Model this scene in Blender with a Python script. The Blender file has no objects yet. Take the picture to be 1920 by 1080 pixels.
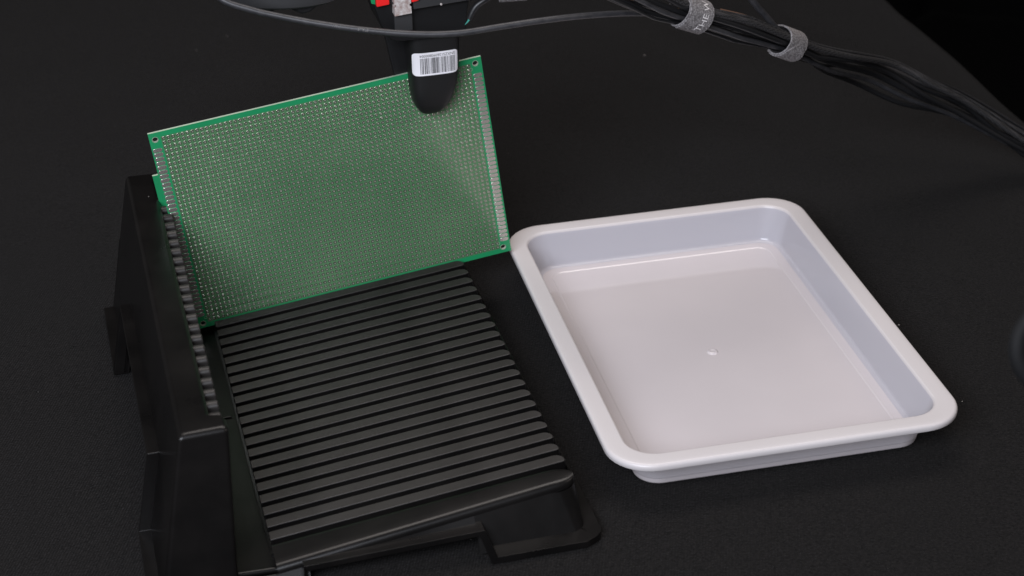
import bpy, bmesh, math, random
from mathutils import Vector, Matrix, noise
random.seed(7)
SC = bpy.context.scene
COL = SC.collection
MM = 0.001

# ------------------------------------------------------------------ camera
cam_d = bpy.data.cameras.new('camera')
cam = bpy.data.objects.new('camera', cam_d); COL.objects.link(cam)
Rv = Vector((0.99960541, -0.01359022, -0.02458318))
Uv = Vector((0.02808962, 0.48362535, 0.87482426))
Fv = Vector((0.0, 0.8751696, -0.48381626))
cam.matrix_world = Matrix(((Rv.x, Uv.x, -Fv.x, 0), (Rv.y, Uv.y, -Fv.y, 0), (Rv.z, Uv.z, -Fv.z, .53116), (0, 0, 0, 1)))
cam_d.sensor_width = 36; cam_d.lens = 67.41
cam_d.clip_start = .02; cam_d.clip_end = 30
cam_d.dof.use_dof = True; cam_d.dof.focus_distance = .985; cam_d.dof.aperture_fstop = 13
SC.camera = cam
# ------------------------------------------------------------------ light
SC.view_settings.view_transform = 'Standard'; SC.view_settings.look = 'None'
SC.view_settings.exposure = .08; SC.view_settings.gamma = 1
W = bpy.data.worlds.new('World'); SC.world = W; W.use_nodes = True
W.node_tree.nodes['Background'].inputs[0].default_value = (1, .965, .95, 1)
W.node_tree.nodes['Background'].inputs[1].default_value = .06


def area(name, loc, target, sx, sy, power, col):
    d = bpy.data.lights.new(name, 'AREA'); d.shape = 'RECTANGLE'; d.size = sx; d.size_y = sy
    d.energy = power; d.color = col
    o = bpy.data.objects.new(name, d); COL.objects.link(o); o.location = loc
    o.rotation_euler = (Vector(target) - Vector(loc)).to_track_quat('-Z', 'Y').to_euler()
    return o


area('ceiling_light', (.0, 1.35, 1.7), (-.0, .85, 0), 1.2, .8, 14.5, (1, .925, .88))
area('front_softbox', (-.34, -.16, .76), (.03, .85, .05), .8, .5, 18.5, (.86, .90, 1))
area('side_light', (1.3, .35, 1.2), (0, .85, .05), .6, .6, 3.5, (1, .88, .79))


# ------------------------------------------------------------------ materials
def mat(name, color, rough=.5, spec=.5, metal=0, coat=0):
    m = bpy.data.materials.new(name); m.use_nodes = True
    b = m.node_tree.nodes['Principled BSDF']
    b.inputs['Base Color'].default_value = (*color, 1); b.inputs['Roughness'].default_value = rough
    b.inputs['Specular IOR Level'].default_value = spec; b.inputs['Metallic'].default_value = metal
    b.inputs['Coat Weight'].default_value = coat; b.inputs['Coat Roughness'].default_value = .12
    return m, m.node_tree, b


def nd(t, kind, **kw):
    n = t.nodes.new(kind)
    for k, v in kw.items():
        if k in n.inputs: n.inputs[k].default_value = v
        else: setattr(n, k, v)
    return n


def bump(t, b, scale, strength, dist=.0002, detail=4, prev=None):
    tc = nd(t, 'ShaderNodeTexCoord')
    n = nd(t, 'ShaderNodeTexNoise', Scale=scale, Detail=detail)
    t.links.new(tc.outputs['Object'], n.inputs['Vector'])
    bp = nd(t, 'ShaderNodeBump', Strength=strength, Distance=dist)
    t.links.new(n.outputs['Fac'], bp.inputs['Height'])
    if prev: t.links.new(prev.outputs[0], bp.inputs['Normal'])
    t.links.new(bp.outputs[0], b.inputs['Normal'])
    return bp, n, tc


def specks(t, b, color, lint, scale, size, keep):
    """small lint flakes: sparse voronoi dots mixed over the base colour"""
    tc = nd(t, 'ShaderNodeTexCoord')
    nz = nd(t, 'ShaderNodeTexNoise', Scale=scale * 3)
    t.links.new(tc.outputs['Object'], nz.inputs['Vector'])
    mx = nd(t, 'ShaderNodeVectorMath', operation='MULTIPLY_ADD')
    t.links.new(nz.outputs['Color'], mx.inputs[0]); mx.inputs[1].default_value = (.25 / scale,) * 3
    t.links.new(tc.outputs['Object'], mx.inputs[2])
    v = nd(t, 'ShaderNodeTexVoronoi', Scale=scale)
    t.links.new(mx.outputs[0], v.inputs['Vector'])
    lt = nd(t, 'ShaderNodeMath', operation='LESS_THAN'); lt.inputs[1].default_value = size
    t.links.new(v.outputs['Distance'], lt.inputs[0])
    sp = nd(t, 'ShaderNodeSeparateColor'); t.links.new(v.outputs['Color'], sp.inputs[0])
    gt = nd(t, 'ShaderNodeMath', operation='LESS_THAN'); gt.inputs[1].default_value = keep
    t.links.new(sp.outputs[0], gt.inputs[0])
    mu = nd(t, 'ShaderNodeMath', operation='MULTIPLY')
    t.links.new(lt.outputs[0], mu.inputs[0]); t.links.new(gt.outputs[0], mu.inputs[1])
    m2 = nd(t, 'ShaderNodeMath', operation='MULTIPLY')
    t.links.new(mu.outputs[0], m2.inputs[0]); t.links.new(sp.outputs[1], m2.inputs[1])
    mix = nd(t, 'ShaderNodeMix', data_type='RGBA')
    t.links.new(m2.outputs[0], mix.inputs[0])
    if isinstance(color, tuple): mix.inputs[6].default_value = (*color, 1)
    else: t.links.new(color, mix.inputs[6])
    mix.inputs[7].default_value = (*lint, 1)
    t.links.new(mix.outputs[2], b.inputs['Base Color'])
    return mix


def varied(t, c1, c2, scale, detail=3):
    tc = nd(t, 'ShaderNodeTexCoord'); n = nd(t, 'ShaderNodeTexNoise', Scale=scale, Detail=detail)
    t.links.new(tc.outputs['Object'], n.inputs['Vector'])
    r = nd(t, 'ShaderNodeMix', data_type='RGBA')
    mr = nd(t, 'ShaderNodeMapRange'); mr.inputs[1].default_value = .3; mr.inputs[2].default_value = .7
    t.links.new(n.outputs['Fac'], mr.inputs[0]); t.links.new(mr.outputs[0], r.inputs[0])
    r.inputs[6].default_value = (*c1, 1); r.inputs[7].default_value = (*c2, 1)
    return r.outputs[2], n, tc


# black cotton cloth
m_cloth, t, b = mat('black_cloth', (.012, .011, .010), .95, .10)
c, _, _ = varied(t, (.0036, .0032, .0031), (.0112, .0100, .0097), 700, 3)
specks(t, b, c, (.4, .38, .36), 48, .026, .28)
b.inputs['Sheen Weight'].default_value = .03; b.inputs['Sheen Roughness'].default_value = .5
tc = nd(t, 'ShaderNodeTexCoord')
w1 = nd(t, 'ShaderNodeTexWave', Scale=230.0, Distortion=1.0); w1.bands_direction = 'X'; w1.inputs['Detail'].default_value = 1
mp = nd(t, 'ShaderNodeMapping'); mp.inputs['Rotation'].default_value = (0, 0, .12)
t.links.new(tc.outputs['Object'], mp.inputs[0]); t.links.new(mp.outputs[0], w1.inputs['Vector'])
bw = nd(t, 'ShaderNodeBump', Strength=.45, Distance=.0005); t.links.new(w1.outputs['Fac'], bw.inputs['Height'])
bump(t, b, 800, 1.0, .0008, 3, bw)

# rack plastic: satin black with dust
m_rack, t, b = mat('antistatic_plastic', (.014, .0135, .0135), .36, .30)
c, n0, tcn = varied(t, (.0036, .0033, .0033), (.0072, .0064, .0061), 40, 6)
specks(t, b, c, (.30, .29, .27), 70, .03, .30)
bump(t, b, 1500, .12, .0001, 3)
mr = nd(t, 'ShaderNodeMapRange'); mr.inputs[3].default_value = .24; mr.inputs[4].default_value = .34
t.links.new(n0.outputs['Fac'], mr.inputs[0]); t.links.new(mr.outputs[0], b.inputs['Roughness'])
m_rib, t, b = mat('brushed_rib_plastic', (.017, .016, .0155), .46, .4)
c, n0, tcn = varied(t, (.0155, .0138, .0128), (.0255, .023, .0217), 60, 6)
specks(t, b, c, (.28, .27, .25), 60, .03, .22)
tc = nd(t, 'ShaderNodeTexCoord'); mp = nd(t, 'ShaderNodeMapping'); mp.inputs['Scale'].default_value = (25, 1500, 1500)
t.links.new(tc.outputs['Object'], mp.inputs[0])
ns = nd(t, 'ShaderNodeTexNoise', Scale=1.0, Detail=3); t.links.new(mp.outputs[0], ns.inputs['Vector'])
bp = nd(t, 'ShaderNodeBump', Strength=.25, Distance=.0001); t.links.new(ns.outputs['Fac'], bp.inputs['Height'])
t.links.new(bp.outputs[0], b.inputs['Normal'])

# milky tray plastic: thick frosted rim, thinner glossy basin
def milky(name, c1, c2, rough, tl, spec):
    m, t, b = mat(name, c1, rough, spec)
    c, n0, _ = varied(t, c1, c2, 14, 4); t.links.new(c, b.inputs['Base Color'])
    bump(t, b, 60, .02, .0006, 2)
    if rough < .2:
        tc = nd(t, 'ShaderNodeTexCoord'); mp = nd(t, 'ShaderNodeMapping'); mp.inputs['Scale'].default_value = (60, 420, 100); mp.inputs['Rotation'].default_value = (0, 0, .5)
        t.links.new(tc.outputs['Object'], mp.inputs[0]); ns = nd(t, 'ShaderNodeTexNoise', Scale=1.0, Detail=6); t.links.new(mp.outputs[0], ns.inputs['Vector'])
        mr = nd(t, 'ShaderNodeMapRange'); mr.inputs[1].default_value = .35; mr.inputs[2].default_value = .75; mr.inputs[3].default_value = rough * .7; mr.inputs[4].default_value = rough * 1.9
        t.links.new(ns.outputs['Fac'], mr.inputs[0]); t.links.new(mr.outputs[0], b.inputs['Roughness'])
    tr = nd(t, 'ShaderNodeBsdfTranslucent'); tr.inputs[0].default_value = (.76, .74, .80, 1)
    ms = nd(t, 'ShaderNodeMixShader'); ms.inputs[0].default_value = tl
    t.links.new(b.outputs[0], ms.inputs[1]); t.links.new(tr.outputs[0], ms.inputs[2])
    t.links.new(ms.outputs[0], t.nodes['Material Output'].inputs[0])
    return m


m_rim = milky('frosted_rim_plastic', (.69, .648, .645), (.715, .672, .668), .32, .15, .45)
m_tray = milky('milky_floor_plastic', (.65, .598, .608), (.685, .63, .64), .07, .10, 1.0)
m_wall = milky('cool_lit_wall_plastic', (.60, .58, .625), (.625, .605, .65), .12, .26, .7)  # same milky plastic, the bluish light on the walls put into its colour

m_green, t, b = mat('green_solder_mask', (.012, .30, .10), .22, .5)
c, _, _ = varied(t, (.014, .24, .09), (.020, .285, .11), 30, 4); t.links.new(c, b.inputs['Base Color'])
m_field, t, b = mat('green_field_mask', (.030, .20, .095), .16, .5)
c, _, _ = varied(t, (.060, .172, .074), (.090, .205, .096), 22, 4); t.links.new(c, b.inputs['Base Color'])
m_fr4, _, _ = mat('board_edge_resin', (.42, .52, .40), .6)
m_tin, t, b = mat('tinned_copper', (.60, .57, .52), .24, .5, .82)
m_pad, t, b = mat('dull_tinned_pad', (.44, .43, .36), .17, .5, .88)
m_plate, _, _ = mat('plated_hole_wall', (.50, .53, .44), .45, .5, .15)
m_grip, t, b = mat('gripper_black', (.008, .008, .0085), .38, .45); bump(t, b, 1200, .1, .0001)
m_finger, t, b = mat('finger_rubber', (.009, .009, .0092), .5, .4); bump(t, b, 1800, .15, .0001)
m_grey, t, b = mat('dark_grey_plastic', (.032, .032, .033), .5, .4); bump(t, b, 1500, .15, .0001)
m_sheath, t, b = mat('cable_sheath', (.028, .028, .031), .45, .5)
c, _, _ = varied(t, (.022, .022, .025), (.045, .044, .047), 220, 5); t.links.new(c, b.inputs['Base Color']); bump(t, b, 700, .25, .0002)
m_dark, t, b = mat('black_cable_sheath', (.011, .011, .012), .42, .5); bump(t, b, 600, .2, .0002)
m_dull, t, b = mat('dull_black_sheath', (.0065, .0065, .007), .75, .25)
m_braid, t, b = mat('braided_sleeve', (.05, .048, .05), .6, .4)
tc = nd(t, 'ShaderNodeTexCoord'); ck = nd(t, 'ShaderNodeTexChecker', Scale=1100.0)
ck.inputs[1].default_value = (.048, .046, .048, 1); ck.inputs[2].default_value = (.009, .009, .009, 1)
t.links.new(tc.outputs['Object'], ck.inputs[0]); t.links.new(ck.outputs[0], b.inputs['Base Color'])
m_strap, t, b = mat('woven_grey_strap', (.22, .21, .21), .85, .2)
tc = nd(t, 'ShaderNodeTexCoord'); wv = nd(t, 'ShaderNodeTexVoronoi', Scale=1000.0)
t.links.new(tc.outputs['Object'], wv.inputs['Vector'])
mx = nd(t, 'ShaderNodeMix', data_type='RGBA'); mrs = nd(t, 'ShaderNodeMapRange'); mrs.inputs[1].default_value = .15; mrs.inputs[2].default_value = .75; t.links.new(wv.outputs['Distance'], mrs.inputs[0]); t.links.new(mrs.outputs[0], mx.inputs[0])
mx.inputs[6].default_value = (.29, .275, .28, 1); mx.inputs[7].default_value = (.12, .112, .113, 1)
t.links.new(mx.outputs[2], b.inputs['Base Color'])
m_white, _, _ = mat('white_paper', (.92, .90, .93), .5, .4)
m_ink, _, _ = mat('black_ink', (.03, .03, .032), .6, .3)
m_print, _, _ = mat('white_print', (.75, .72, .72), .6, .3)
m_greyprint, _, _ = mat('faded_print', (.22, .21, .2), .6, .3)
m_red, _, _ = mat('red_plastic', (.85, .02, .02), .35, .5)
m_steel, t, b = mat('worn_steel', (.62, .56, .53), .42, .5, .25)
c, _, _ = varied(t, (.80, .77, .75), (.36, .25, .22), 420, 4); t.links.new(c, b.inputs['Base Color']); bump(t, b, 900, .3, .0003)
m_teal, _, _ = mat('teal_wire', (.05, .32, .26), .4)
m_curtain, _, _ = mat('black_backdrop', (.0035, .0035, .004), .9, .1)
m_copper, _, _ = mat('copper_wire', (.16, .09, .06), .5)


# ------------------------------------------------------------------ helpers
def link(name, me, parent=None, m=None, label=None, cat=None, group=None, kind=None):
    o = bpy.data.objects.new(name, me); COL.objects.link(o)
    if m is not None:
        for k in (m if isinstance(m, (list, tuple)) else [m]): me.materials.append(k)
    if parent is not None: o.parent = parent
    if label: o['label'] = label
    if cat: o['category'] = cat
    if group: o['group'] = group
    if kind: o['kind'] = kind
    return o


def thing(name, loc, rz, label, cat, group=None):
    o = bpy.data.objects.new(name, None); COL.objects.link(o)
    o.empty_display_size = .02
    o.location = Vector(loc) * MM; o.rotation_euler = (0, 0, rz)
    o['label'] = label; o['category'] = cat
    if group: o['group'] = group
    return o


def mesh(name, V, F, smooth=False, mi=None):
    me = bpy.data.meshes.new(name)
    me.from_pydata([tuple(c * MM for c in v) for v in V], [], F)
    bm = bmesh.new(); bm.from_mesh(me); bmesh.ops.recalc_face_normals(bm, faces=bm.faces)
    bm.to_mesh(me); bm.free()
    if smooth:
        for p in me.polygons: p.use_smooth = True
    if mi:
        for p, k in zip(me.polygons, mi): p.material_index = k
    return me


def orient(me, cx, cy):
    """turn the faces of an open sheet away from the axis at (cx, cy)"""
    bm = bmesh.new(); bm.from_mesh(me); bm.normal_update()
    fl = [f for f in bm.faces if (f.calc_center_median() - Vector((cx * MM, cy * MM, 0))).xy.dot(f.normal.xy) < 0]
    bmesh.ops.reverse_faces(bm, faces=fl); bm.to_mesh(me); bm.free(); return me


def autosmooth(me, ang=35):
    """smooth shading with face-area weighted corner normals, so flat faces stay flat beside small bevels"""
    for p in me.polygons: p.use_smooth = True
    bm = bmesh.new(); bm.from_mesh(me); bm.normal_update()
    ca = math.radians(ang); nor = {}
    for e in bm.edges: e.smooth = not (len(e.link_faces) == 2 and e.calc_face_angle(0) > ca)
    for v_ in bm.verts:
        left = set(v_.link_faces)
        while left:
            f0 = left.pop(); fan = [f0]; st = [f0]
            while st:
                f = st.pop()
                for e in f.edges:
                    if e.smooth and v_ in e.verts:
                        for g in e.link_faces:
                            if g in left: left.discard(g); fan.append(g); st.append(g)
            n_ = Vector((0, 0, 0))
            for f in fan: n_ += f.normal * f.calc_area()
            n_ = n_.normalized() if n_.length > 1e-15 else f0.normal
            for f in fan: nor[(f.index, v_.index)] = n_
    bm.to_mesh(me); bm.free()
    L = [None] * len(me.loops)
    for p in me.polygons:
        for li in p.loop_indices: L[li] = nor[(p.index, me.loops[li].vertex_index)]
    me.normals_split_custom_set(L)
    return me


def bevel_mesh(me, width, segs=2, ang=30, sel=None):
    bm = bmesh.new(); bm.from_mesh(me)
    es = [e for e in bm.edges if len(e.link_faces) == 2 and e.calc_face_angle(0) > math.radians(ang) and (sel is None or sel(e))]
    bmesh.ops.bevel(bm, geom=es, offset=width * MM, segments=segs, profile=.5, affect='EDGES', clamp_overlap=True)
    bm.to_mesh(me); bm.free()
    return autosmooth(me, 50)


def prism(name, outline, h0, h1, mapf=None):
    """outline in plan (a, b), extruded between heights h0 and h1"""
    n = len(outline)
    V = [(a, b, h0) for a, b in outline] + [(a, b, h1) for a, b in outline]
    F = [list(range(n))[::-1], list(range(n, 2 * n))] + [[i, (i + 1) % n, n + (i + 1) % n, n + i] for i in range(n)]
    if mapf: V = [mapf(*v) for v in V]
    return mesh(name, V, F)


def box(name, x0, x1, y0, y1, z0, z1, bev=0, segs=2):
    me = prism(name, [(x0, y0), (x1, y0), (x1, y1), (x0, y1)], z0, z1)
    return bevel_mesh(me, bev, segs) if bev else me


def rrect(x0, x1, y0, y1, r, n=8):
    rs = r if isinstance(r, (list, tuple)) else [r] * 4
    out = []
    for (cx, cy, a0), rr in zip(((x1 - rs[0], y1 - rs[0], 0), (x0 + rs[1], y1 - rs[1], 90), (x0 + rs[2], y0 + rs[2], 180), (x1 - rs[3], y0 + rs[3], 270)), rs):
        for k in range(n + 1):
            a = math.radians(a0 + 90 * k / n)
            out.append((cx + rr * math.cos(a), cy + rr * math.sin(a)))
    return out


def loft(name, rings, cap0=True, cap1=True, smooth=40):
    n = len(rings[0]); V = [p for r in rings for p in r]; F = []
    for k in range(len(rings) - 1):
        for i in range(n):
            F.append([k * n + i, k * n + (i + 1) % n, (k + 1) * n + (i + 1) % n, (k + 1) * n + i])
    if cap0: F.append(list(range(n))[::-1])
    if cap1: F.append([(len(rings) - 1) * n + i for i in range(n)])
    me = mesh(name, V, F)
    return autosmooth(me, smooth) if smooth else me


def catmull(P, sub=8):
    P = [Vector(p) for p in P]; Q = [2 * P[0] - P[1]] + P + [2 * P[-1] - P[-2]]; out = []
    for i in range(1, len(Q) - 2):
        for k in range(sub):
            s = k / sub; a, b_, c_, d = Q[i - 1:i + 3]
            out.append(.5 * ((2 * b_) + (-a + c_) * s + (2 * a - 5 * b_ + 4 * c_ - d) * s * s + (-a + 3 * b_ - 3 * c_ + d) * s ** 3))
    out.append(P[-1]); return out


def frames(path):
    T = []
    for i in range(len(path)):
        T.append((path[min(i + 1, len(path) - 1)] - path[max(i - 1, 0)]).normalized())
    up = Vector((0, 0, 1)); N = (up - T[0] * up.dot(T[0])).normalized(); out = []
    for tt in T:
        N = (N - tt * N.dot(tt)).normalized(); out.append((tt, N, tt.cross(N)))
    return out


def tube(name, path, r, seg=12):
    fr = frames(path); rings = []
    for i, (p, (tt, N, B)) in enumerate(zip(path, fr)):
        rr = r(i / (len(path) - 1)) if callable(r) else r
        rings.append([p + (N * math.cos(2 * math.pi * k / seg) + B * math.sin(2 * math.pi * k / seg)) * rr for k in range(seg)])
    return loft(name, rings, smooth=60)


def text_mesh(name, body, size, mapf, spacing=1.0):
    cu = bpy.data.curves.new(name, 'FONT'); cu.body = body; cu.size = size
    cu.align_x = 'CENTER'; cu.align_y = 'CENTER'; cu.space_character = spacing; cu.resolution_u = 3
    o = bpy.data.objects.new(name, cu); COL.objects.link(o)
    dg = bpy.context.evaluated_depsgraph_get(); dg.update()
    me = bpy.data.meshes.new_from_object(o.evaluated_get(dg)); bpy.data.objects.remove(o)
    me.materials.clear()
    for v_ in me.vertices: v_.co = Vector(mapf(v_.co.x, v_.co.y)) * MM
    return me


# ------------------------------------------------------------------ setting: cloth-covered table, dark floor and backdrop
E0 = Vector((304., 1405., 0)); ED = (Vector((352., 1178., 0)) - E0).normalized(); EI = Vector((ED.y, -ED.x, 0))
if EI.x > 0: EI = -EI
S = [-420, -260, -140, -70, -40, -22, -12, -6, -2, 0, 3, 8, 14] + list(range(20, 1180, 10))
Tn = list(range(-420, 1100, 12))
V = []; F = []
for tt in Tn:
    for s in S:
        wob = 1.2 * math.sin(tt / 70.) + 1.0 * math.sin(tt / 31. + 1)
        if s >= 0:
            p = E0 + ED * tt + EI * (s + wob * math.exp(-s / 60.))
            z = -1.0 + .7 * noise.noise(Vector((p.x / 70, p.y / 70, 0))) + .25 * noise.noise(Vector((p.x / 18, p.y / 25, 3)))
            far = max(0, min(1, (tt * -1 + 330) / 250)) * math.exp(-((s - 130) / 170.) ** 2)
            z += far * 3.0 * math.sin((s + .5 * tt) / 34.) + (2.2 * noise.noise(Vector(((p.x + p.y * .6) / 60, (p.y - p.x * .3) / 260, 9))) - .5) * min(1, max(0, (p.y - 900) / 250) + max(0, (p.x - 180) / 150))
            z = min(z, -.05) - 6 * (1 - min(1, s / 24.)) ** 2
        else:
            p = E0 + ED * tt + EI * (wob + 4 * math.sin(tt / 45.) * min(1, -s / 200))
            p = p - EI * min(2, -s * .2); z = -6 + s
        V.append((p.x, p.y, z))
ns_ = len(S)
for i in range(len(Tn) - 1):
    for j in range(ns_ - 1):
        a = i * ns_ + j; F.append([a, a + 1, a + ns_ + 1, a + ns_])
link('table_surface', mesh('table_surface', V, F, True), None, m_cloth, kind='structure',
     label='table top under a plain black cotton cloth')
link('floor', mesh('floor', [(-3500, -2500, -760), (4500, -2500, -760), (4500, 5500, -760), (-3500, 5500, -760)], [[0, 1, 2, 3]]), None, m_curtain, kind='structure',
     label='dark floor beyond the table edge')
V = []; F = []
for i in range(121):
    x = -1600 + i * 40
    dy = 40 * math.sin(i * .75) + 22 * math.sin(i * 1.9 + 1)
    for z in (-755, 600, 2200): V.append((x, 3300 + dy, z))
for i in range(120):
    for j in range(2):
        a = i * 3 + j; F.append([a, a + 3, a + 4, a + 1])
link('backdrop', mesh('backdrop', V, F, True), None, m_curtain, kind='structure', label='black backdrop cloth hanging in the dark behind the table')

# ------------------------------------------------------------------ the rack
RZ = 0.243356
AL = 0.115813; CA, SA = math.cos(AL), math.sin(AL)
OZ = 9.54; PIT = 10.134
RO = (-162.495, 908.773, 0)


def uv(u, y, v): return (u * CA - v * SA, y, OZ + u * SA + v * CA)


rack = thing('circuit_board_rack', RO, RZ, 'black plastic slotted rack holding upright green boards, with ribbed bed and tall toothed side', 'rack')

# ribs
ol = [(0, 0), (139.9, 0)] + [(140.2 + 1.3 * math.cos(math.radians(a)), 1.3 + 1.3 * math.sin(math.radians(a))) for a in range(-60, 1, 20)] + [(137.1 + 4.6 * math.cos(math.radians(a)) - .2, 2.0 + 4.6 * math.sin(math.radians(a))) for a in range(10, 86, 15)] + [(136.9, 6.6), (0, 6.6)]
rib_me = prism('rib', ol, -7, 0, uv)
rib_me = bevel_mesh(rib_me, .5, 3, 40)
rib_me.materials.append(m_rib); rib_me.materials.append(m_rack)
for p in rib_me.polygons: p.material_index = 0 if p.normal.z > .35 else 1  # scuffed tops lighter, the shade of the grooves put into the side colour
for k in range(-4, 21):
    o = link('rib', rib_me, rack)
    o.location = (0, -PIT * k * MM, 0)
# ribbed bed floor
me = prism('bed', [(-1, -206.5), (141.5, -206.5), (141.5, 50.5), (-1, 50.5)], -9.2, -6.6, uv)
link('bed', me, rack, m_rack)
# low inner end of the bed, facing the channel
link('bed_end', prism('bed_end', [(-1.2, -206), (.2, -206), (.2, 50), (-1.2, 50)], -8, -5.6, uv), rack, m_rack)
# broad front rail: soft front edge, round outer end
prof = [(-206.2, -7), (-206.2, -.6), (-206.8, -.05)] + [(-208.5, 0), (-214, -.05), (-217.3, -.3)]
for a in range(15, 91, 15):
    r = 3.6
    prof.append((-217.3 - r * math.sin(math.radians(a)), -.3 - r * (1 - math.cos(math.radians(a)))))
prof.append((-221.1, -4.2)); prof.append((-219, -7))
rings = []
for u_ in [0, .4] + [5 * i for i in range(1, 27)]:
    sk = -3.0 + 5.5 * u_ / 141
    rings.append([uv(u_, y + (sk if y < -212 else 0), v) for y, v in prof])
yc = -213.6
for a in range(8, 91, 8):
    ss, cc = math.sin(math.radians(a)), math.cos(math.radians(a))
    rings.append([uv(131 + 11 * ss - .0, yc + (y + (2.1 if y < -212 else 0) - yc) * (cc * .93 + .07), v - (0.5 if v > -1 else 0) * (a / 90)) for y, v in prof])
link('front_rail', loft('front_rail', rings, smooth=50), rack, m_rack)

# channel between bed and side
link('channel_floor', box('channel_floor', -22, 1.5, -217.5, 50, .6, 2.6), rack, m_rack)
lip = [Vector((-17, -218.5, 5.0)), Vector((-6, -218.2, 4.4)), Vector((1.5, -218, 4.0))]
link('channel_lip', tube('channel_lip', lip, 1.5, 10), rack, m_rack)
lip2 = [Vector((-17, -221.8, 3.2)), Vector((-6, -221.3, 2.7)), Vector((3, -221, 2.6))]
link('channel_lip', tube('channel_lip', lip2, 1.2, 10), rack, m_rack)
link('seam_ridge', box('seam_ridge', -17, -2.5, -83.5, -81.6, 2.4, 3.6, .4), rack, m_rack)

# tall side: hollow looking wedge with end posts and toothed inner face
topz = 82.0
TOP = [(-35.5, -217), (-13.6, -216), (-13.8, -207.5), (-20.5, -206), (-20.5, 43), (-13.8, 44.5), (-13.6, 53), (-35.5, 54)]
BOT = [(-52, -229.5), (-18.3, -229), (-17.8, -209), (-18.5, -207), (-18.5, 44), (-17.8, 46), (-18, 56), (-52, 56.5)]


def lerp2(a, b, s): return (a[0] + (b[0] - a[0]) * s, a[1] + (b[1] - a[1]) * s)


def roundpoly(P, radii, n=5):
    out = []; N = len(P)
    for i, p in enumerate(P):
        r = radii[i]
        a, c_ = Vector((*P[i - 1], 0)), Vector((*P[(i + 1) % N], 0)); p = Vector((*p, 0))
        d1, d2 = (a - p).normalized(), (c_ - p).normalized()
        r1 = min(r, (a - p).length * .45, (c_ - p).length * .45)
        for k in range(n + 1):
            s = k / n
            q = (p + d1 * r1) * (1 - s) ** 2 + p * 2 * s * (1 - s) + (p + d2 * r1) * s * s
            out.append((q.x, q.y))
    return out


rad = [2, 2.2, .6, .6, .6, .6, 2, 2]
rings = []
for s, dz, ins in ((.52, 0, 0), (.75, 0, 0), (.968, 0, 0), (.978, 0, .15), (.987, 0, .55), (.995, 0, 1.3), (1.0, 0, 2.5)):
    P = [lerp2(bq, tq, s) for bq, tq in zip(BOT, TOP)]
    cx, cy = -26.5, -81
    P = [(x - ins * (1 if x > cx else -1), y - ins * (1 if y > cy else -1)) for x, y in P]
    rings.append([(x, y, 2 + (topz - 2) * s) for x, y in roundpoly(P, rad)])
upper_me = loft('side_wall', rings, cap0=False, smooth=45)
link('side_wall', upper_me, rack, m_rack)

# lower walls of the side, split so that the left notch stays open
NL0, NL1 = -167., -19.


def notch_z(y):
    return 45.5 + (y - NL0) / (NL1 - NL0) * (-4.5)


def left_x(z): s = (z - 2) / (topz - 2); return -52 + (16.5) * s


def wall_quad(name, corners, th, nrm):
    n = Vector(nrm)
    V = [Vector(c_) for c_ in corners]; V2 = [c_ - n * th for c_ in V]
    k = len(V)
    return mesh(name, [tuple(p) for p in V + V2], [list(range(k)), list(range(k, 2 * k))[::-1]] + [[i, (i + 1) % k, k + (i + 1) % k, k + i] for i in range(k)])


zm = 2 + (topz - 2) * .52
sl = (1, 0, -.2)
xm = left_x(zm)
ym0, ym1 = lerp2(BOT[0], TOP[0], .52)[1], lerp2(BOT[7], TOP[7], .52)[1]
poly = [(left_x(1), -229.6 + 2, 1), (left_x(1), NL0, 1), (left_x(notch_z(NL0)), NL0, notch_z(NL0) - .2), (xm, NL0 + 20, zm), (xm, ym0 + 2.5, zm)]
link('side_wall', wall_quad('side_wall', [(left_x(1), -226, 1), (left_x(1), NL0, 1), (left_x(zm), NL0, zm), (xm, ym0 + 3, zm)], 2, (-.98, 0, .2)), rack, m_rack)
link('side_wall', wall_quad('side_wall', [(left_x(1), NL1, 1), (left_x(1), 53, 1), (xm, ym1 - 3, zm), (left_x(zm), NL1, zm)], 2, (-.98, 0, .2)), rack, m_rack)
# front (near) end wall of the tall side, lower half
rings = []
for s in (0, .52):
    P = [lerp2(bq, tq, s) for bq, tq in zip(BOT, TOP)]
    R_ = roundpoly(P, rad); z = 2 + (topz - 2) * s - (1.5 if s == 0 else 0)
    # near corner strip: last of left corner .. front edge .. right corner
    strip = R_[0:12]
    rings.append([(x, y, z) for x, y in strip])
V = rings[0] + rings[1]; n = len(rings[0])
end_me = mesh('end_wall', V, [[i, i + 1, n + i + 1, n + i] for i in range(n - 1)])
link('end_wall', autosmooth(orient(end_me, -30, -80), 45), rack, m_rack)
# inner wall of the tall side below the teeth, and the far end
link('inner_wall', mesh('inner_wall', [(-18.0, -212, 1), (-18.4, 48, 1), (-19.6, 47, zm), (-19.4, -209, zm)], [[0, 1, 2, 3]]), rack, m_rack)
link('end_wall', mesh('end_wall', [(-52, 56.4, 1), (-18, 56, 1), (-15.7, 54.6, zm), (xm, 55.3, zm)], [[0, 1, 2, 3]]), rack, m_rack)
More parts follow.
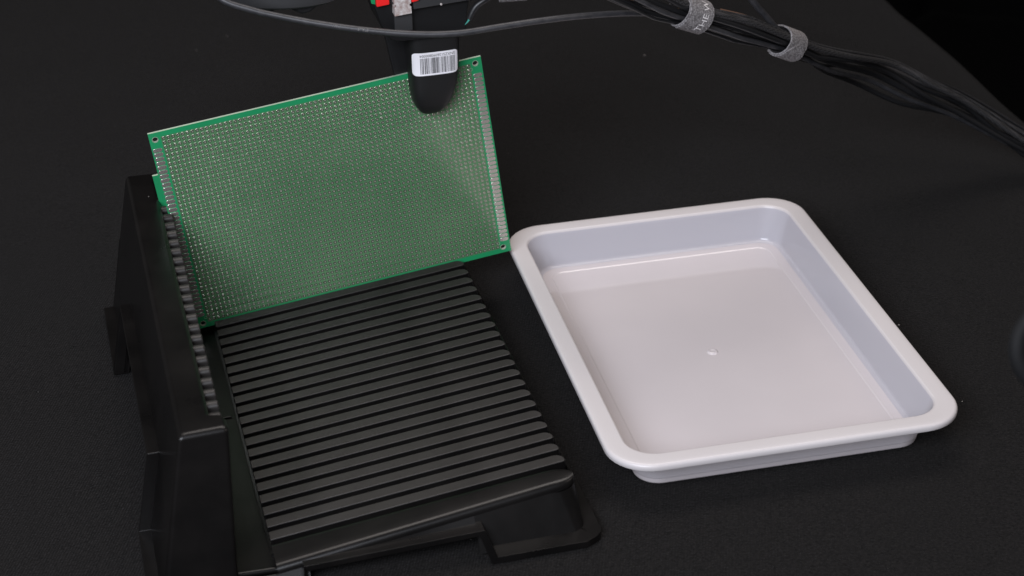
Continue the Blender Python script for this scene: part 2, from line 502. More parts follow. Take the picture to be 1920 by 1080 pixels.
# teeth
tp = []
hw = 2.75
for a in range(0, 181, 20):
    tp.append((-hw * math.cos(math.radians(a)), hw * .85 * math.sin(math.radians(a))))
prof = [(-hw, -76)] + tp + [(hw, -76)]
n = len(prof)
V = [(-21.0 if z > -40 else -19.5, y, 77.2 + z) for y, z in prof] + [(-15.9, y, 77.2 + z) if z > -40 else (-17.6, y, 77.2 + z) for y, z in prof] + [(-15.3, y * .86, 77.0 + (z - .3 if z > -40 else z)) if z > -40 else (-17.5, y * .86, 77.2 + z) for y, z in prof]
F = [[i, i + 1, n + i + 1, n + i] for i in range(n - 1)] + [[n + i, n + i + 1, 2 * n + i + 1, 2 * n + i] for i in range(n - 1)] + [[2 * n + i for i in range(n)]]
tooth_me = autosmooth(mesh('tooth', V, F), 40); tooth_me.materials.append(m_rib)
for k in range(-4, 21):
    o = link('tooth', tooth_me, rack); o.location = (0, (3.35 - PIT * k) * MM, 0)


# bed walls with the front notch; flange that follows both notches
def front_y(z, ztop): return -229.3 + (z - 1) * .42


N0, N1 = 14.2, 91.8


def nz(x): return 7.6 + (x - N0) / (N1 - N0) * 4.6


def rim_z(x): return OZ + SA * x - 4


xs = [-18.2, -5, N0, N0 + .01] + [N0 + (N1 - N0) * i / 8 for i in range(1, 8)] + [N1 - .01, N1, 100, 110, 120, 128]
V = []; F = []
for x in xs:
    zb = nz(x) if N0 < x < N1 else 1.0
    zt = rim_z(x)
    ye = -221.3 - 3.0 + 5.5 * (x / CA) / 141
    V.append((x, min(ye - .3, front_y(zb, zt)), zb)); V.append((x, ye, zt + .3))
for a in range(10, 91, 10):
    ss, cc = math.sin(math.radians(a)), math.cos(math.radians(a))
    zt = rim_z(140)
    V.append((136.9 + 6.7 * ss, -222.6 - 6.7 * cc, 1.0)); V.append((130 + 11.4 * ss, -213.2 - 8.2 * cc, zt + .3))
for y in (-150, 0, 48): V.append((143.6, y, 1)); V.append((141.4, y, rim_z(140) + .3))
for x in (120, 40, -18): V.append((x, 56, 1)); V.append((x, 50, rim_z(x) + .3))
n = len(V) // 2
F = [[2 * i, 2 * i + 2, 2 * i + 3, 2 * i + 1] for i in range(n - 1)]
link('bed_wall', autosmooth(orient(mesh('bed_wall', V, F), 60, -80), 40), rack, m_rack)


def band(name, path, inner, th, outw):
    """flange: path of (x, y, z) points on its lower inner line, with per point (out vector, up vector)"""
    V = []; F = []
    for p, ov, up, *ow in path:
        p, ov, up = Vector(p), Vector(ov), Vector(up)
        if ow: outw = ow[0]
        a = p - ov * inner
        V += [a, p + ov * outw - up * 0, p + ov * outw + up * th, a + up * th]
    for i in range(len(path) - 1):
        for j in range(4):
            F.append([4 * i + j, 4 * i + (j + 1) % 4, 4 * i + 4 + (j + 1) % 4, 4 * i + 4 + j])
    F.append([0, 1, 2, 3][::-1]); F.append([4 * (len(path) - 1) + j for j in range(4)])
    return bevel_mesh(mesh(name, [tuple(v_) for v_ in V], F), .45, 2, 40)


O_ = (0, -1, 0); U_ = (0, 0, 1)
YF = -229.6
c45 = .70711
# mitred corners: up vectors chosen so that the strip keeps its 3.4 mm thickness
pf = [((-48, YF, 0), O_, U_), ((N0 - 5.2, YF, 0), O_, (1, 0, 1)), ((N0 - 3.8, YF, nz(N0) - .2), O_, (-.0, 0, 1)), ]
th = 3.4
foot_l = [((-50, YF, 0), O_, U_), ((N0 - 1.8, YF, 0), O_, U_)]
fr = [((-50, YF, .05), O_, U_, 7.2), ((N0 - 2.6, YF, .05), O_, (-.5, 0, 1.0), 7.2), ((N0 - .9, -223.2, nz(N0) - 1.0), O_, (-.5, 0, .85), 3.6),
      ((N1 + .4, -223.4, nz(N1) - 1.0), O_, (.7, 0, .85), 6.2), ((N1 + 4.0, YF, .05), O_, (.8, 0, 1), 7.4), ((141, YF, .05), O_, U_, 7.4)]
pth = list(fr)
for a in range(15, 91, 15):
    ss, cc = math.sin(math.radians(a)), math.cos(math.radians(a))
    pth.append(((141 + 2.5 * ss, -227.1 - 2.5 * cc, .05), (ss, -cc, 0), U_, 6.4))
pth += [((143.5, 44, .05), (1, 0, 0), U_, 6.0)]
for a in range(15, 91, 15):
    ss, cc = math.sin(math.radians(a)), math.cos(math.radians(a))
    pth.append(((132 + 11.5 * cc, 44 + 11.5 * ss, .05), (cc, ss, 0), U_, 6.0))
pth += [((-44, 55.5, .05), (0, 1, 0), U_, 6.0)]
link('flange', band('flange', pth, 3, th, 6.5), rack, m_rack)
OL = (-1, 0, 0)


def lx(z): return -52.3 + 16.5 * z / 80


lf = [((lx(0), 52, .05), OL, U_), ((lx(0), NL1, .05), OL, (0, .8, 1)), ((lx(39), NL1, 37.5), OL, (0, .8, 1)),
      ((lx(42), NL0, 42.0), OL, (0, -.9, 1)), ((lx(0), NL0, .05), OL, (0, -.9, 1)), ((lx(0), -226, .05), OL, U_)]
link('flange', band('flange', lf, 3, 3.2, 5.2), rack, m_rack)
# wall above the left notch
link('side_wall', wall_quad('side_wall', [(left_x(44), NL0 - .2, 43.5), (left_x(40), NL1 + .2, 39), (xm, NL1 + .2, zm + .1), (xm, NL0 - .2, zm + .1)], 2, (-.98, 0, .2)), rack, m_rack)

# ------------------------------------------------------------------ the boards
NCOL, NROW, HP = 66, 45, 2.54


def make_board(name, BW, BH, ncol, nrow, label, fingers=True):
    mx, my = (BW - (ncol - 1) * HP) / 2, (BH - (nrow - 1) * HP) / 2
    root = thing(name, (0, 0, 0), 0, label, 'circuit board', 'green boards standing in the rack')
    TH = 1.6; n = 8; rh = .5
    big = [(3.1, BH - 4.0, 1.5), (BW - 3.5, BH - 3.3, 1.5), (BW - 4.3, 3.4, 1.5), (3.4, 2.7, 1.5)]
    small = [(BW - 6.3, BH - 6.3, .75), (BW - 6.6, 6.3, .75), (5.6, 6.0, .75)]
    if not fingers: big, small = [], []
    # substrate: field of square cells, each with a real hole; the border built as strips with larger holes
    V = []; F = []; MI = []

    def cell(x0, x1, z0, z1, hx, hz, r, mi_f, nn=8):
        """a rectangle pierced by one hole, front y = 0, back y = TH, with its hole wall"""
        b0 = len(V)
        sq = []
        for k in range(nn):
            a = 2 * math.pi * (k + .5) / nn; ca, sa = math.cos(a), math.sin(a)
            m_ = max(abs(ca), abs(sa)); ca, sa = ca / m_, sa / m_
            # map octagon directions on the rectangle border
            px = hx + ca * ((x1 - hx) if ca > 0 else (hx - x0)); pz = hz + sa * ((z1 - hz) if sa > 0 else (hz - z0))
            sq.append((px, pz))
        cir = [(hx + r * math.cos(2 * math.pi * (k + .5) / nn), hz + r * math.sin(2 * math.pi * (k + .5) / nn)) for k in range(nn)]
        for y in (0, TH):
            V.extend((x, y, z) for x, z in sq); V.extend((x, y, z) for x, z in cir)
        for k in range(nn):
            k2 = (k + 1) % nn
            F.append([b0 + k, b0 + k2, b0 + nn + k2, b0 + nn + k]); MI.append(mi_f)
            F.append([b0 + 2 * nn + k2, b0 + 2 * nn + k, b0 + 3 * nn + k, b0 + 3 * nn + k2]); MI.append(mi_f)
            F.append([b0 + nn + k, b0 + nn + k2, b0 + 3 * nn + k2, b0 + 3 * nn + k]); MI.append(2)
        # corners of the rectangle (octagon directions miss them): four triangles front and back
        for cx, cz, ka in ((x1, z1, 0), (x0, z1, 2), (x0, z0, 4), (x1, z0, 6)):
            q = len(V); V.extend([(cx, 0, cz), (cx, TH, cz)])
            F.append([b0 + ka, q, b0 + (ka + 1) % nn]); MI.append(mi_f)
            F.append([b0 + 2 * nn + (ka + 1) % nn, q + 1, b0 + 2 * nn + ka]); MI.append(mi_f)

    def plain(x0, x1, z0, z1, mi_f):
        q = len(V); V.extend([(x0, 0, z0), (x1, 0, z0), (x1, 0, z1), (x0, 0, z1), (x0, TH, z0), (x1, TH, z0), (x1, TH, z1), (x0, TH, z1)])
        F.append([q, q + 1, q + 2, q + 3]); MI.append(mi_f); F.append([q + 7, q + 6, q + 5, q + 4]); MI.append(mi_f)

    fx0, fx1, fz0, fz1 = mx - HP / 2, BW - mx + HP / 2, my - HP / 2, BH - my + HP / 2
    P = []
    for i in range(ncol):
        for j in range(nrow):
            hx, hz = mx + i * HP, my + j * HP
            P.append((hx, hz))
            cell(hx - HP / 2, hx + HP / 2, hz - HP / 2, hz + HP / 2, hx, hz, rh, 1)
    # border
    plain(fx0, fx1, 0, fz0, 0); plain(fx0, fx1, fz1, BH, 0)
    for xa, xb, left in ((0, fx0, True), (fx1, BW, False)):
        hs = [h for h in big if xa < h[0] < xb]; hs = sorted(hs, key=lambda h: h[1])
        z = 0
        for hx, hz, r in hs:
            a, c_ = max(z, hz - 2.6), min(BH, hz + 2.6)
            if a > z: plain(xa, xb, z, a, 0)
            cell(xa, xb, a, c_, hx, hz, r, 0, 8) ; z = c_
        if z < BH: plain(xa, xb, z, BH, 0)
    # outer edge
    q = len(V); V.extend([(0, 0, 0), (BW, 0, 0), (BW, 0, BH), (0, 0, BH), (0, TH, 0), (BW, TH, 0), (BW, TH, BH), (0, TH, BH)])
    for a in range(4):
        F.append([q + a, q + 4 + a, q + 4 + (a + 1) % 4, q + (a + 1) % 4]); MI.append(3)
    me = bpy.data.meshes.new('substrate'); me.from_pydata([tuple(c_ * MM for c_ in v_) for v_ in V], [], F)
    for p, k in zip(me.polygons, MI): p.material_index = k
    link('substrate', me, root, [m_green, m_field, m_plate, m_fr4])
    # pads: tinned rings standing a little proud, all joined
    V = []; F = []; n = 10; ro, ri = .93, .54
    for px, pz in P:
        b0 = len(V); d = -.05
        tx = tz = 0
        for r, y in ((ro, -.01), (ro - .07, d), (ri, d)):
            for k in range(n):
                a = 2 * math.pi * k / n
                V.append((px + r * math.cos(a), y + (tx * math.cos(a) + tz * math.sin(a)) * (y < -.02), pz + r * math.sin(a)))
        for w_ in range(2):
            for k in range(n):
                F.append([b0 + w_ * n + k, b0 + w_ * n + (k + 1) % n, b0 + (w_ + 1) * n + (k + 1) % n, b0 + (w_ + 1) * n + k])
    o = link('solder_pads', mesh('solder_pads', V, F), root, m_pad, kind='stuff')
    # bright rings of the large holes
    V = []; F = []
    for hx, hz, r in big:
        b0 = len(V)
        for rr, y in ((r + .16, -.02), (r, -.03), (r, 1.5)):
            for k in range(20):
                a = 2 * math.pi * k / 20; V.append((hx + rr * math.cos(a), y, hz + rr * math.sin(a)))
        for w_ in range(2):
            for k in range(20): F.append([b0 + w_ * 20 + k, b0 + w_ * 20 + (k + 1) % 20, b0 + (w_ + 1) * 20 + (k + 1) % 20, b0 + (w_ + 1) * 20 + k])
    for gi in range(len(big)):
        me = mesh('mounting_hole', [V[i] for i in range(gi * 60, gi * 60 + 60)], [[i - gi * 60 for i in f] for f in F[gi * 40:gi * 40 + 40]])
        link('mounting_hole', me, root, m_plate)
    # small tooling holes: dark recessed discs with a bright rim
    for hx, hz, r in small:
        V = []; F = []
        for rr, y in ((r + .1, -.075), (r, -.085), (r, 1.4)):
            for k in range(14):
                a = 2 * math.pi * k / 14; V.append((hx + rr * math.cos(a), y, hz + rr * math.sin(a)))
        for w_ in range(2):
            for k in range(14): F.append([w_ * 14 + k, w_ * 14 + (k + 1) % 14, (w_ + 1) * 14 + (k + 1) % 14, (w_ + 1) * 14 + k])
        link('tooling_hole', mesh('tooling_hole', V, F), root, m_plate)
    if fingers:
        V = []; F = []
        hx_, hz_ = 2.5, 1.1
        out = []
        for a in range(-90, 91, 30): out.append((hx_ - hz_ + hz_ * math.cos(math.radians(a)) * 1, hz_ * math.sin(math.radians(a))))
        for a in range(90, 271, 30): out.append((-hx_ + hz_ + hz_ * math.cos(math.radians(a)), hz_ * math.sin(math.radians(a))))
        n = len(out)
        V = [(a, 0, b_) for a, b_ in out] + [(a * .97, -.06, b_ * .93) for a, b_ in out]
        F = [[i, (i + 1) % n, n + (i + 1) % n, n + i] for i in range(n)] + [[n + i for i in range(n)]]
        fme = mesh('edge_contact', V, F); fme.materials.append(m_tin)
        for xx in (2.95, BW - 3.1):
            for j in range(41):
                o = link('edge_contact', fme, root); o.location = (xx * MM, 0, (8.2 + j * HP) * MM)
    return root


def place_board(root, u0, v0, yf):
    """rack-bed frame -> world"""
    c_, s_ = math.cos(RZ), math.sin(RZ)
    ex = Vector((c_, s_, 0)); ey = Vector((-s_, c_, 0)); ez = Vector((0, 0, 1))
    uu = ex * CA + ez * SA; vv = -ex * SA + ez * CA
    p = Vector(RO) + ez * OZ + uu * u0 + vv * v0 + ey * yf
    M = Matrix(((uu.x, ey.x, vv.x, p.x * MM), (uu.y, ey.y, vv.y, p.y * MM), (uu.z, ey.z, vv.z, p.z * MM), (0, 0, 0, 1)))
    root.matrix_world = M


b1 = make_board('perforated_board', 180, 120, NCOL, NROW, 'large green perforated board held by the black gripper in front')
place_board(b1, -9.46, -3.42, 8.6)
b2 = make_board('perforated_board', 150, 92, 54, 33, 'green board hidden behind the larger one, only its teal left edge showing', False)
place_board(b2, -12.6, -4.0, 18.75)

# ------------------------------------------------------------------ the tray
TRZ = 0.203097
tray = thing('storage_tray', (107.515, 883.447, 0), TRZ, 'shallow milky white plastic tray with wide rounded rim on the black cloth', 'tray')
TW, TH_ = 88.985, 128.07


def ring(ins, z, r): return [(x, y, z) for x, y in rrect(-TW + ins, TW - ins, -TH_ + ins, TH_ - ins, max(r, .5), 10)]


rimr = [ring(10.4, 20.2, 15), ring(2.2, 20.3, 20.5), ring(1.4, 19.1, 21), ring(.5, 19.0, 22), ring(.05, 19.5, 22), ring(.0, 21.0, 22), ring(.25, 21.8, 22), ring(.8, 22.5, 21.6), ring(1.6, 22.75, 21),
        ring(4, 22.78, 19.5), ring(9.2, 22.65, 16), ring(9.9, 22.45, 15.5), ring(10.3, 22.0, 15.2), ring(10.6, 21.3, 15)]
link('rim', loft('rim', rimr, False, False, 50), tray, m_rim)
bas = [ring(10.6, 21.3, 15), ring(12.5, 15, 14.2), ring(15.4, 4.6, 13), ring(15.8, 3.3, 12.7), ring(16.6, 2.5, 12), ring(18.2, 2.25, 11)]
link('basin_wall', loft('basin_wall', bas, False, False, 60), tray, m_wall)
bas = [ring(18.2, 2.25, 11), ring(22.4, 2.2, 8.4), ring(23.0, 2.3, 8), ring(23.4, 2.0, 7.6), ring(24.2, 1.7, 7), ring(45, 1.62, 5), ring(70, 1.6, 3), ring(86, 1.6, 1)]
link('basin_floor', loft('basin_floor', bas, False, True, 60), tray, m_tray)
out = [ring(15.79, 3.4, 12.75), ring(16.05, 1.2, 12.6), ring(16.4, .4, 12.3), ring(17.2, .1, 11.5), ring(40, .1, 6)]
link('foot_ring', loft('foot_ring', out, False, True, 60), tray, m_tray)
dv = []
for r_, z in ((3.2, 1.5), (2.7, 2.1), (2.1, 2.5), (1.5, 2.45), (.9, 2.1)):
    dv.append([(-1.6 + r_ * math.cos(2 * math.pi * k / 20), -2.4 + r_ * math.sin(2 * math.pi * k / 20), z) for k in range(20)])
link('moulding_mark', loft('moulding_mark', dv, False, True, 80), tray, m_tray)

# ------------------------------------------------------------------ the gripper
grip = thing('robot_gripper', RO, RZ, 'black two-fingered robot gripper with barcode sticker clamping the large board', 'gripper')
FO = [(118.6, 123.4, 128.2), (119.4, 121.2, 131.2), (121.2, 119.4, 133.6), (124.5, 117.6, 136.2), (128.5, 116.6, 138.2), (133.5, 116.0, 140.0), (139, 115.8, 141.4), (148, 115.4, 142.4), (158, 115.0, 143.0), (166, 114.8, 143.4), (174, 114.6, 143.8)]


def fdim(z, O=FO):
    if z <= O[0][0]: return O[0][1:]
    for (z0, a0, b0), (z1, a1, b1_) in zip(O, O[1:]):
        if z <= z1:
            s = (z - z0) / (z1 - z0); return a0 + (a1 - a0) * s, b0 + (b1_ - b0) * s
    return O[-1][1:]


def fdepth(z):
    s = min(1, max(0, (z - 118.2) / 16.)); return 3.5 + 9.0 * math.sqrt(1 - (1 - s) ** 2)


def fy(x, z, base=7.6):
    a, b_ = fdim(z); t_ = max(-1, min(1, (x - (a + b_) / 2) / ((b_ - a) / 2)))
    return base - fdepth(z) * (1 - abs(t_) ** 4.5) ** (1 / 4.5)


def finger_mesh(name, sign, base, dx=0, dz=0, widen=0):
    rings = []
    zs = [118.6 + .1, 119, 119.6, 120.6, 122, 124] + [126 + 3 * i for i in range(17)]
    for z in zs:
        a, b_ = fdim(z); a -= widen + (max(0, z - 135) * .13 if widen else 0); b_ += widen * .2
        cx, h = (a + b_) / 2, (b_ - a) / 2
        R_ = []
        for k in range(33):
            t_ = -math.cos(math.pi * k / 32)
            R_.append((cx + h * t_ + dx, base + sign * (-fdepth(z)) * max(0, 1 - abs(t_) ** 4.5) ** (1 / 4.5), z + dz))
        R_.append((cx + h * .8 + dx, base + sign * .9, z + dz)); R_.append((cx - h * .8 + dx, base + sign * .9, z + dz))
        rings.append(R_)
    return loft(name, rings, smooth=50)


link('finger', finger_mesh('finger', 1, 7.6), grip, m_finger)
link('finger', finger_mesh('finger', -1, 11.2, 0, -3, 5.4), grip, m_grip)
# sticker
sx0, sx1, sz0, sz1 = 116.4, 140.6, 143.4, 156.2
pts = rrect(sx0, sx1, sz0, sz1, 1.8, 5)


def onf(x, z, off): return (x, fy(x, z) - off, z)


def patch(name, x0, x1, z0, z1, off, r=None, nx=24):
    V = []; F = []
    cols = [x0 + (x1 - x0) * i / nx for i in range(nx + 1)]
    for x in cols:
        za, zb = z0, z1
        if r:
            d = min(x - x0, x1 - x)
            if d < r: k = r - math.sqrt(max(0, r * r - (r - d) ** 2)); za, zb = z0 + k, z1 - k
        for zz in (za, (za + zb) / 2, zb): V.append(onf(x, zz, off))
    for i in range(nx):
        for j in range(2): F.append([3 * i + j, 3 * i + 3 + j, 3 * i + 4 + j, 3 * i + 1 + j])
    return V, F


cols = []
V, F = [], []
xs_ = sorted(set([sx0 + d for d in (0, .12, .35, .7, 1.2, 1.8)] + [sx1 - d for d in (0, .12, .35, .7, 1.2, 1.8)] + [sx0 + 1.8 + i * 1.5 for i in range(1, 14)]))
for x in xs_:
    d = min(x - sx0, sx1 - x); k = 1.8 - math.sqrt(max(0, 1.8 ** 2 - (1.8 - d) ** 2)) if d < 1.8 else 0
    tilt = 0
    za, zb = sz0 + k + tilt, sz1 - k + tilt
    for j in range(5):
        V.append(onf(x, za + (zb - za) * j / 4, .12))
for i in range(len(xs_) - 1):
    for j in range(4): F.append([5 * i + j, 5 * i + 5 + j, 5 * i + 6 + j, 5 * i + 1 + j])
sticker = link('barcode_sticker', mesh('barcode_sticker', V, F, True), grip, m_white, label='white sticker with a barcode printed upside down')
V = []; F = []
x = sx0 + 3.9; rnd = random.Random(11)
while x < sx1 - 1.6:
    w_ = rnd.choice([.16, .16, .22, .3, .42]); g_ = rnd.choice([.14, .16, .22, .3, .42])
    b0 = len(V)
    for xx in (x, x + w_):
        for j in range(4): V.append(onf(xx, sz0 + 1.0 + (sz1 - sz0 - 4.0) * j / 3, .16))
    for j in range(3): F.append([b0 + j, b0 + 4 + j, b0 + 5 + j, b0 + 1 + j])
    x += w_ + g_
link('barcode_bars', mesh('barcode_bars', V, F), sticker, m_ink)
tcx, tcz = (sx0 + sx1) / 2 + 1.1, sz1 - 1.75
link('serial_print', text_mesh('serial_print', 'SNXZS126090800004', 2.1, lambda a, b_: onf(tcx - a, tcz - b_, .16), 1.0), sticker, m_ink)

# housing above the fingers
ho = [(97.0, 187), (93.5, 200), (150, 200), (147.5, 187), (145.5, 176), (144.6, 165.5), (109, 165.5), (105, 167), (101.4, 172)]


def prism_y(name, outl, y0, y1, bev=.5):
    me = prism(name, outl, y0, y1, lambda a, b_, h: (a, h, b_)); return bevel_mesh(me, bev, 2, 30)


link('housing', prism_y('housing', ho, -8.5, 26, .8), grip, m_grip)
link('top_plate', prism_y('top_plate', [(116.8, 183.6), (146.8, 185.2), (147.8, 200), (116.5, 200)], -12.5, -8.8, .4), grip, m_grey)
link('grey_pad', prism_y('grey_pad', [(106.8, 171.6), (116.2, 172.2), (116.2, 183), (106.8, 183)], -11.5, -8.8, .5), grip, m_grey)
link('metal_bracket', prism_y('metal_bracket', [(106.5, 181.8), (115.4, 182.5), (115.3, 186.2), (114.5, 186.5), (114.5, 187.6), (115.3, 187.9), (115.2, 196), (106.6, 196), (106.6, 188), (107.4, 187.6), (107.4, 186.6), (106.6, 186.2)], -14.5, -3.5, .15), grip, m_steel,
     label='worn silver steel bracket with square notches')
link('red_connector', prism_y('red_connector', [(97.8, 187.0), (104.6, 187.6), (104.6, 198), (97.8, 198)], -12.5, 2, .6), grip, m_red)
link('red_connector', prism_y('red_connector', [(115.6, 188.0), (119.5, 188.6), (119.5, 198), (115.6, 198)], -14.2, -12.6, .5), grip, m_red)
link('control_board', prism_y('control_board', [(95.6, 188.6), (97.6, 187.9), (97.6, 199), (94.5, 199)], -10.5, -9, .1), grip, m_green)
for sx_, sz_ in ((131.2, 184.9),):
    rr = [[(sx_ + r_ * math.cos(2 * math.pi * k / 14), y_, sz_ + r_ * math.sin(2 * math.pi * k / 14)) for k in range(14)] for r_, y_ in ((.62, -12.4), (.62, -13.0), (.4, -13.25))]
    link('screw', loft('screw', rr, smooth=40), grip, m_steel)
link('loose_wire', tube('loose_wire', catmull([(162, -11, 186.5), (155.5, -12, 184.8), (150.0, -12, 181.6), (147.4, -12, 178), (145.9, -12, 174.8)], 6), 1.7, 10), grip, m_dark)
link('wire_tip', tube('wire_tip', catmull([(146.2, -12, 175.4), (145.0, -12, 173.6), (143.4, -12, 172.0)], 5), lambda s: .8 * (1 - s * .85), 8), grip, m_teal)
link('side_bracket', prism_y('side_bracket', [(147.2, 183.5), (150.5, 186.8), (160, 189), (160, 200), (147.2, 200)], -11, 8, .6), grip, m_grip)

# dark rounded joint of the robot at the very top of the frame
jt = thing('robot_joint', (-111, 925, 186.5), 0, 'dark grey rounded robot joint cut off by the top edge, left of the gripper', 'robot joint')
rr = []
for r_, z in ((24, 6.5), (27.5, 5.4), (29.5, 6.5), (30, 9), (30, 30)):
    rr.append([(r_ * math.cos(2 * math.pi * k / 48), r_ * .62 * math.sin(2 * math.pi * k / 48), z) for k in range(48)])
link('joint_cap', loft('joint_cap', rr, smooth=40), jt, m_grey)
link('dark_lug', prism_y('dark_lug', [(-1, 9), (3, 4), (9, 1.0), (13, 1.8), (18, 5.5), (22, 10)], -13, 4, 1.0), jt, m_grip)
link('dark_lug', prism_y('dark_lug', [(-22, 9), (-20, 5), (-12, 1.6), (-6, 1.8), (-1.5, 6.5), (-1, 9)], -13, 4, 1.0), jt, m_grip)

# ------------------------------------------------------------------ cables
cp = [(-145.7, 889.1, 217.3), (-137.0, 883.6, 207.3), (-123.2, 882.8, 201.7), (-110.5, 883.0, 198.0), (-90.1, 882.8, 193.4), (-66.9, 882.8, 189.3), (-43.5, 883.5, 186.4), (-22.7, 885.3, 185.6), (-1.6, 889.4, 186.8), (19.6, 895.3, 187.2), (41.2, 905.6, 185.1), (63.6, 920.0, 180.2), (83.8, 934.3, 173.5), (98.5, 944, 167)]
path = catmull(cp, 10)
cable = link('cable', tube('cable', path, 1.62, 16), None, m_sheath, 'thick dark grey cable drooping across the front of the gripper', 'cable')

cfr = frames(path)


def on_cable(s0, a, off):
    k = max(0, min(len(path) - 2, int(s0))); f = s0 - k
    p = path[k].lerp(path[k + 1], f); tt, N, B = cfr[k]
    return p + (B * math.cos(a) + N * math.sin(a)) * (1.62 + off)


for body, k0 in (('VW-1', 43.5), ('STYLE', 49)):
    link('cable_print', text_mesh('cable_print', body, 2.0, lambda x_, y_: on_cable(k0 + x_ / 2.35, math.radians(40) + y_ / 1.62, .03)), cable, m_greyprint)

bp_ = [(35.8, 898.1, 212.8), (62.9, 911.4, 195.6), (80.0, 922.0, 183.8), (97.6, 933.3, 173.2), (125.2, 953.3, 157.6), (153.4, 977.2, 138.9), (186.0, 1014.5, 112.5), (219.0, 1057.7, 87.0), (249.0, 1070.0, 67.0), (279.0, 1083.0, 49.0), (320.0, 1087.0, 24.0), (372.0, 1090.0, -6.0)]
bpath = catmull(bp_, 10)
bfr = frames(bpath)
NB = len(bpath)
spec = [  # angle, radius factor, thickness, twist, material, label, spread after the second strap
    (20, .55, 2.1, 1.2, m_dark, 'thick black cable on top of the bundle through both grey straps', 0),
    (85, .60, 1.9, 1.0, m_dark, 'black cable at the upper side of the strapped bundle, bowing away at the right', 17),
    (150, .58, 1.7, .8, m_sheath, 'dark grey cable at the back of the strapped bundle', 3),
    (215, .60, 2.0, .9, m_dark, 'black cable along the underside of the strapped bundle, sagging below it', -10),
    (275, .58, 1.8, 1.1, m_sheath, 'dark grey cable at the front of the strapped bundle', -3),
    (330, .62, 1.6, .7, m_dark, 'thin black cable along the lower front of the strapped bundle', -6.5),
    (50, .75, 2.3, .35, m_braid, 'widest cable, in braided grey sleeve, running along the top of the bundle', 4),
    (30, .80, 1.0, .3, m_braid, 'thin braided grey cord beside the wide braided sleeve', 1.5),
    (190, .8, 1.1, .8, m_dark, 'thinnest black cord at the back of the strapped bundle', 9),
    (250, .75, 1.2, 1.4, m_dark, 'thin black cord crossing the lower front of the bundle', -1),
    (120, .15, 2.4, .3, m_dark, 'thickest black cable in the core of the bundle', 0)]
for ang, rf, r_, tw, m_, lab, spread in spec:
    pts = []
    for i, (p, (tt, N, B)) in enumerate(zip(bpath, bfr)):
        s = i / (NB - 1)
        a = math.radians(ang) + tw * (s - .4) * 3
        loose = 5.0
        # pinched by the straps at s = .27 and .45
        pin = min(1, abs(s - .27) / .1, abs(s - .455) / .1)
        R0 = loose * (.82 + .43 * pin)
        if s > .5: R0 *= 1 + .55 * math.sin(min(1, (s - .5) / .42) * math.pi)
        q = p + (N * math.cos(a) + B * math.sin(a)) * R0 * rf / .6
        if s > .5:
            e = math.sin(min(1, (s - .5) / .42) * math.pi) * spread
            q = q + N * e
        pts.append(q)
    link('cable', tube('cable', pts, r_ * .8, 10), None, m_, lab, 'cable', 'cables in the strapped bundle')
link('cable', tube('cable', catmull([(118, 949, 196), (122.7, 951.6, 185.6), (130.6, 955.6, 172.1), (140.4, 962.0, 158.9), (151.3, 972.2, 143.8), (160, 982, 135)], 8), 1.9, 12), None, m_sheath,
     'dark cable dropping in from the top edge into the strap with a rounded tab', 'cable')
link('cable', tube('cable', catmull([(52, 905, 196), (66, 911, 190.5), (84, 922, 182), (97, 932, 176)], 6), .5, 8), None, m_copper, 'thin reddish brown wire beside the bundle near the top edge', 'wire')
link('cable', tube('cable', catmull([(113, 946, 171), (128, 955, 163.5), (142, 967, 153)], 6), .5, 8), None, m_copper, 'thin copper brown wire lying on the bundle between the two straps', 'wire')


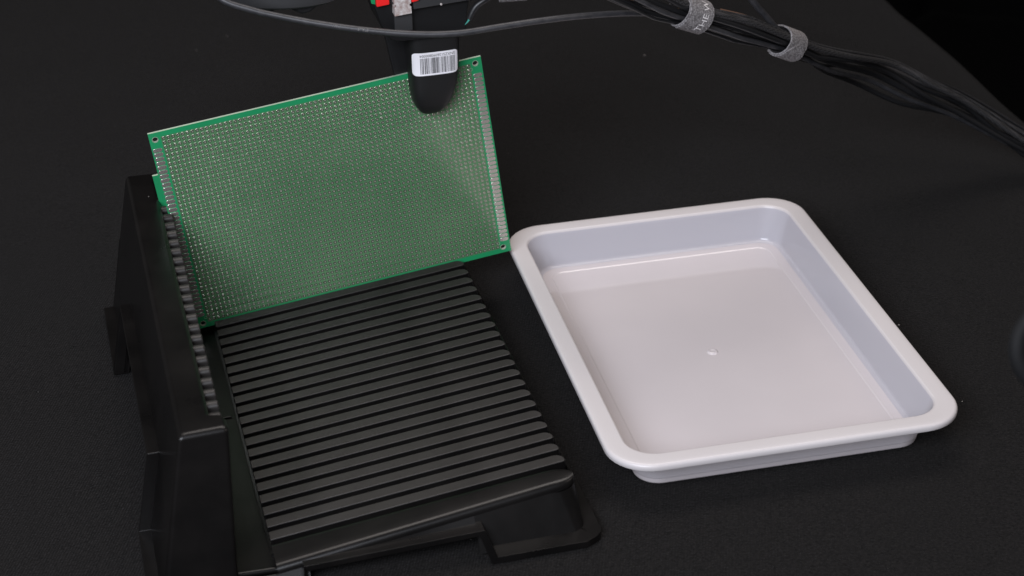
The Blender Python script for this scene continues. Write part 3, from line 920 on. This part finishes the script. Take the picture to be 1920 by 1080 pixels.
def strap(name, i0, half, R, label, tab, text=None):
    """band of woven tape wrapped once round the bundle, with its overlapping tab"""
    p = bpath[i0]; tt, N, B = bfr[i0]
    root = bpy.data.objects.new(name, None); COL.objects.link(root)
    root.matrix_world = Matrix(((tt.x, B.x, N.x, p.x * MM), (tt.y, B.y, N.y, p.y * MM), (tt.z, B.z, N.z, p.z * MM), (0, 0, 0, 1)))
    root['label'] = label; root['category'] = 'cable strap'; root['group'] = 'grey straps round the cables'

    def pt(a, w, r): return (w + .6 * math.sin(a * 2), r * math.cos(a), r * 1.04 * math.sin(a))
    n = 56
    # woven ribs across the band are geometry: the profile across the width is slightly corrugated
    nw = 21
    V = []; F = []
    for k in range(n):
        a = 2 * math.pi * k / n
        for j in range(nw):
            w = -half + 2 * half * j / (nw - 1)
            V.append(pt(a, w, R + (.12 if (j + k) % 2 else 0)))
        for j in (nw - 1, 0):
            V.append(pt(a, -half + 2 * half * j / (nw - 1), R - .8))
    m2 = nw + 2
    for k in range(n):
        for j in range(m2):
            F.append([k * m2 + j, k * m2 + (j + 1) % m2, ((k + 1) % n) * m2 + (j + 1) % m2, ((k + 1) % n) * m2 + j])
    link('band', mesh('band', V, F), root, m_strap)
    V = []; F = []
    a0, a1, na = tab
    rows = 26
    for k in range(rows + 1):
        s = k / rows; a = a0 + (a1 - a0) * s
        hw_ = half
        if s > .6 and na: hw_ = half * math.sqrt(max(.02, 1 - ((s - .6) / .4) ** 2))
        for j in range(nw):
            w = -hw_ + 2 * hw_ * j / (nw - 1)
            V.append(pt(a, w + .4, R + .75 + (.12 if (j + k) % 2 else 0)))
        V.append(pt(a, hw_ + .4, R + .1)); V.append(pt(a, -hw_ + .4, R + .1))
    for k in range(rows):
        for j in range(m2):
            F.append([k * m2 + j, k * m2 + (j + 1) % m2, (k + 1) * m2 + (j + 1) % m2, (k + 1) * m2 + j])
    F.append(list(range(m2))); F.append([rows * m2 + j for j in range(m2)])
    link('tab', mesh('tab', V, F), root, m_strap)
    if text:
        body, size, ac = text
        rr_ = R + .98
        me = text_mesh('strap_print', body, size, lambda x_, y_: pt(ac + x_ / rr_, 3.2 - y_, rr_))
        link('strap_print', me, root, m_print)
    return root


strap('cable_strap', 29, 8.3, 8.0, 'grey woven strap with white lettering round the bundle nearest the gripper', (math.radians(95), math.radians(-70), 0), ('THE W', 5.6, math.radians(14)))
strap('cable_strap', 50, 8.3, 8.0, 'grey woven strap with a rounded tab end, lower right of the lettered one', (math.radians(-120), math.radians(12), 1))
# third strap at the top edge, round its own short bunch of cables
t3 = thing('cable_strap', (5, 926, 192.5), .12, 'grey woven strap cut off by the top edge above the drooping cable', 'cable strap', 'grey straps round the cables')
V = []; F = []
for k in range(40):
    a = 2 * math.pi * k / 40
    for j in range(15):
        V.append((-7 + 14 * j / 14 + 1.5 * math.cos(a), (6 + (.12 if (j + k) % 2 else 0)) * math.cos(a), (6 + (.12 if (j + k) % 2 else 0)) * math.sin(a)))
for k in range(40):
    for j in range(14): F.append([k * 15 + j, k * 15 + j + 1, ((k + 1) % 40) * 15 + j + 1, ((k + 1) % 40) * 15 + j])
link('band', mesh('band', V, F), t3, m_strap)
link('cable', tube('cable', catmull([(-30, 921, 202), (-12, 924, 195.5), (5, 926, 192.5), (25, 928, 195), (45, 931, 203)], 8), 4.6, 12), None, m_dark, 'black cable inside the strap cut off by the top edge', 'cable')

# out-of-focus loop at the right edge
lp = [(222, 640, 205), (205.0, 627.6, 181.0), (193.8, 622.7, 170.6), (188.2, 620.0, 164.4), (186.3, 617, 158.3), (187.6, 615, 152.1), (192.4, 613.8, 145.2), (201, 612, 137), (216, 612, 128)]
link('cable', tube('cable', catmull([(x + 2.6, y, z) for x, y, z in lp], 8), 3.3, 16), None, m_dull, 'out-of-focus black cable loop at the right edge of the picture', 'cable')
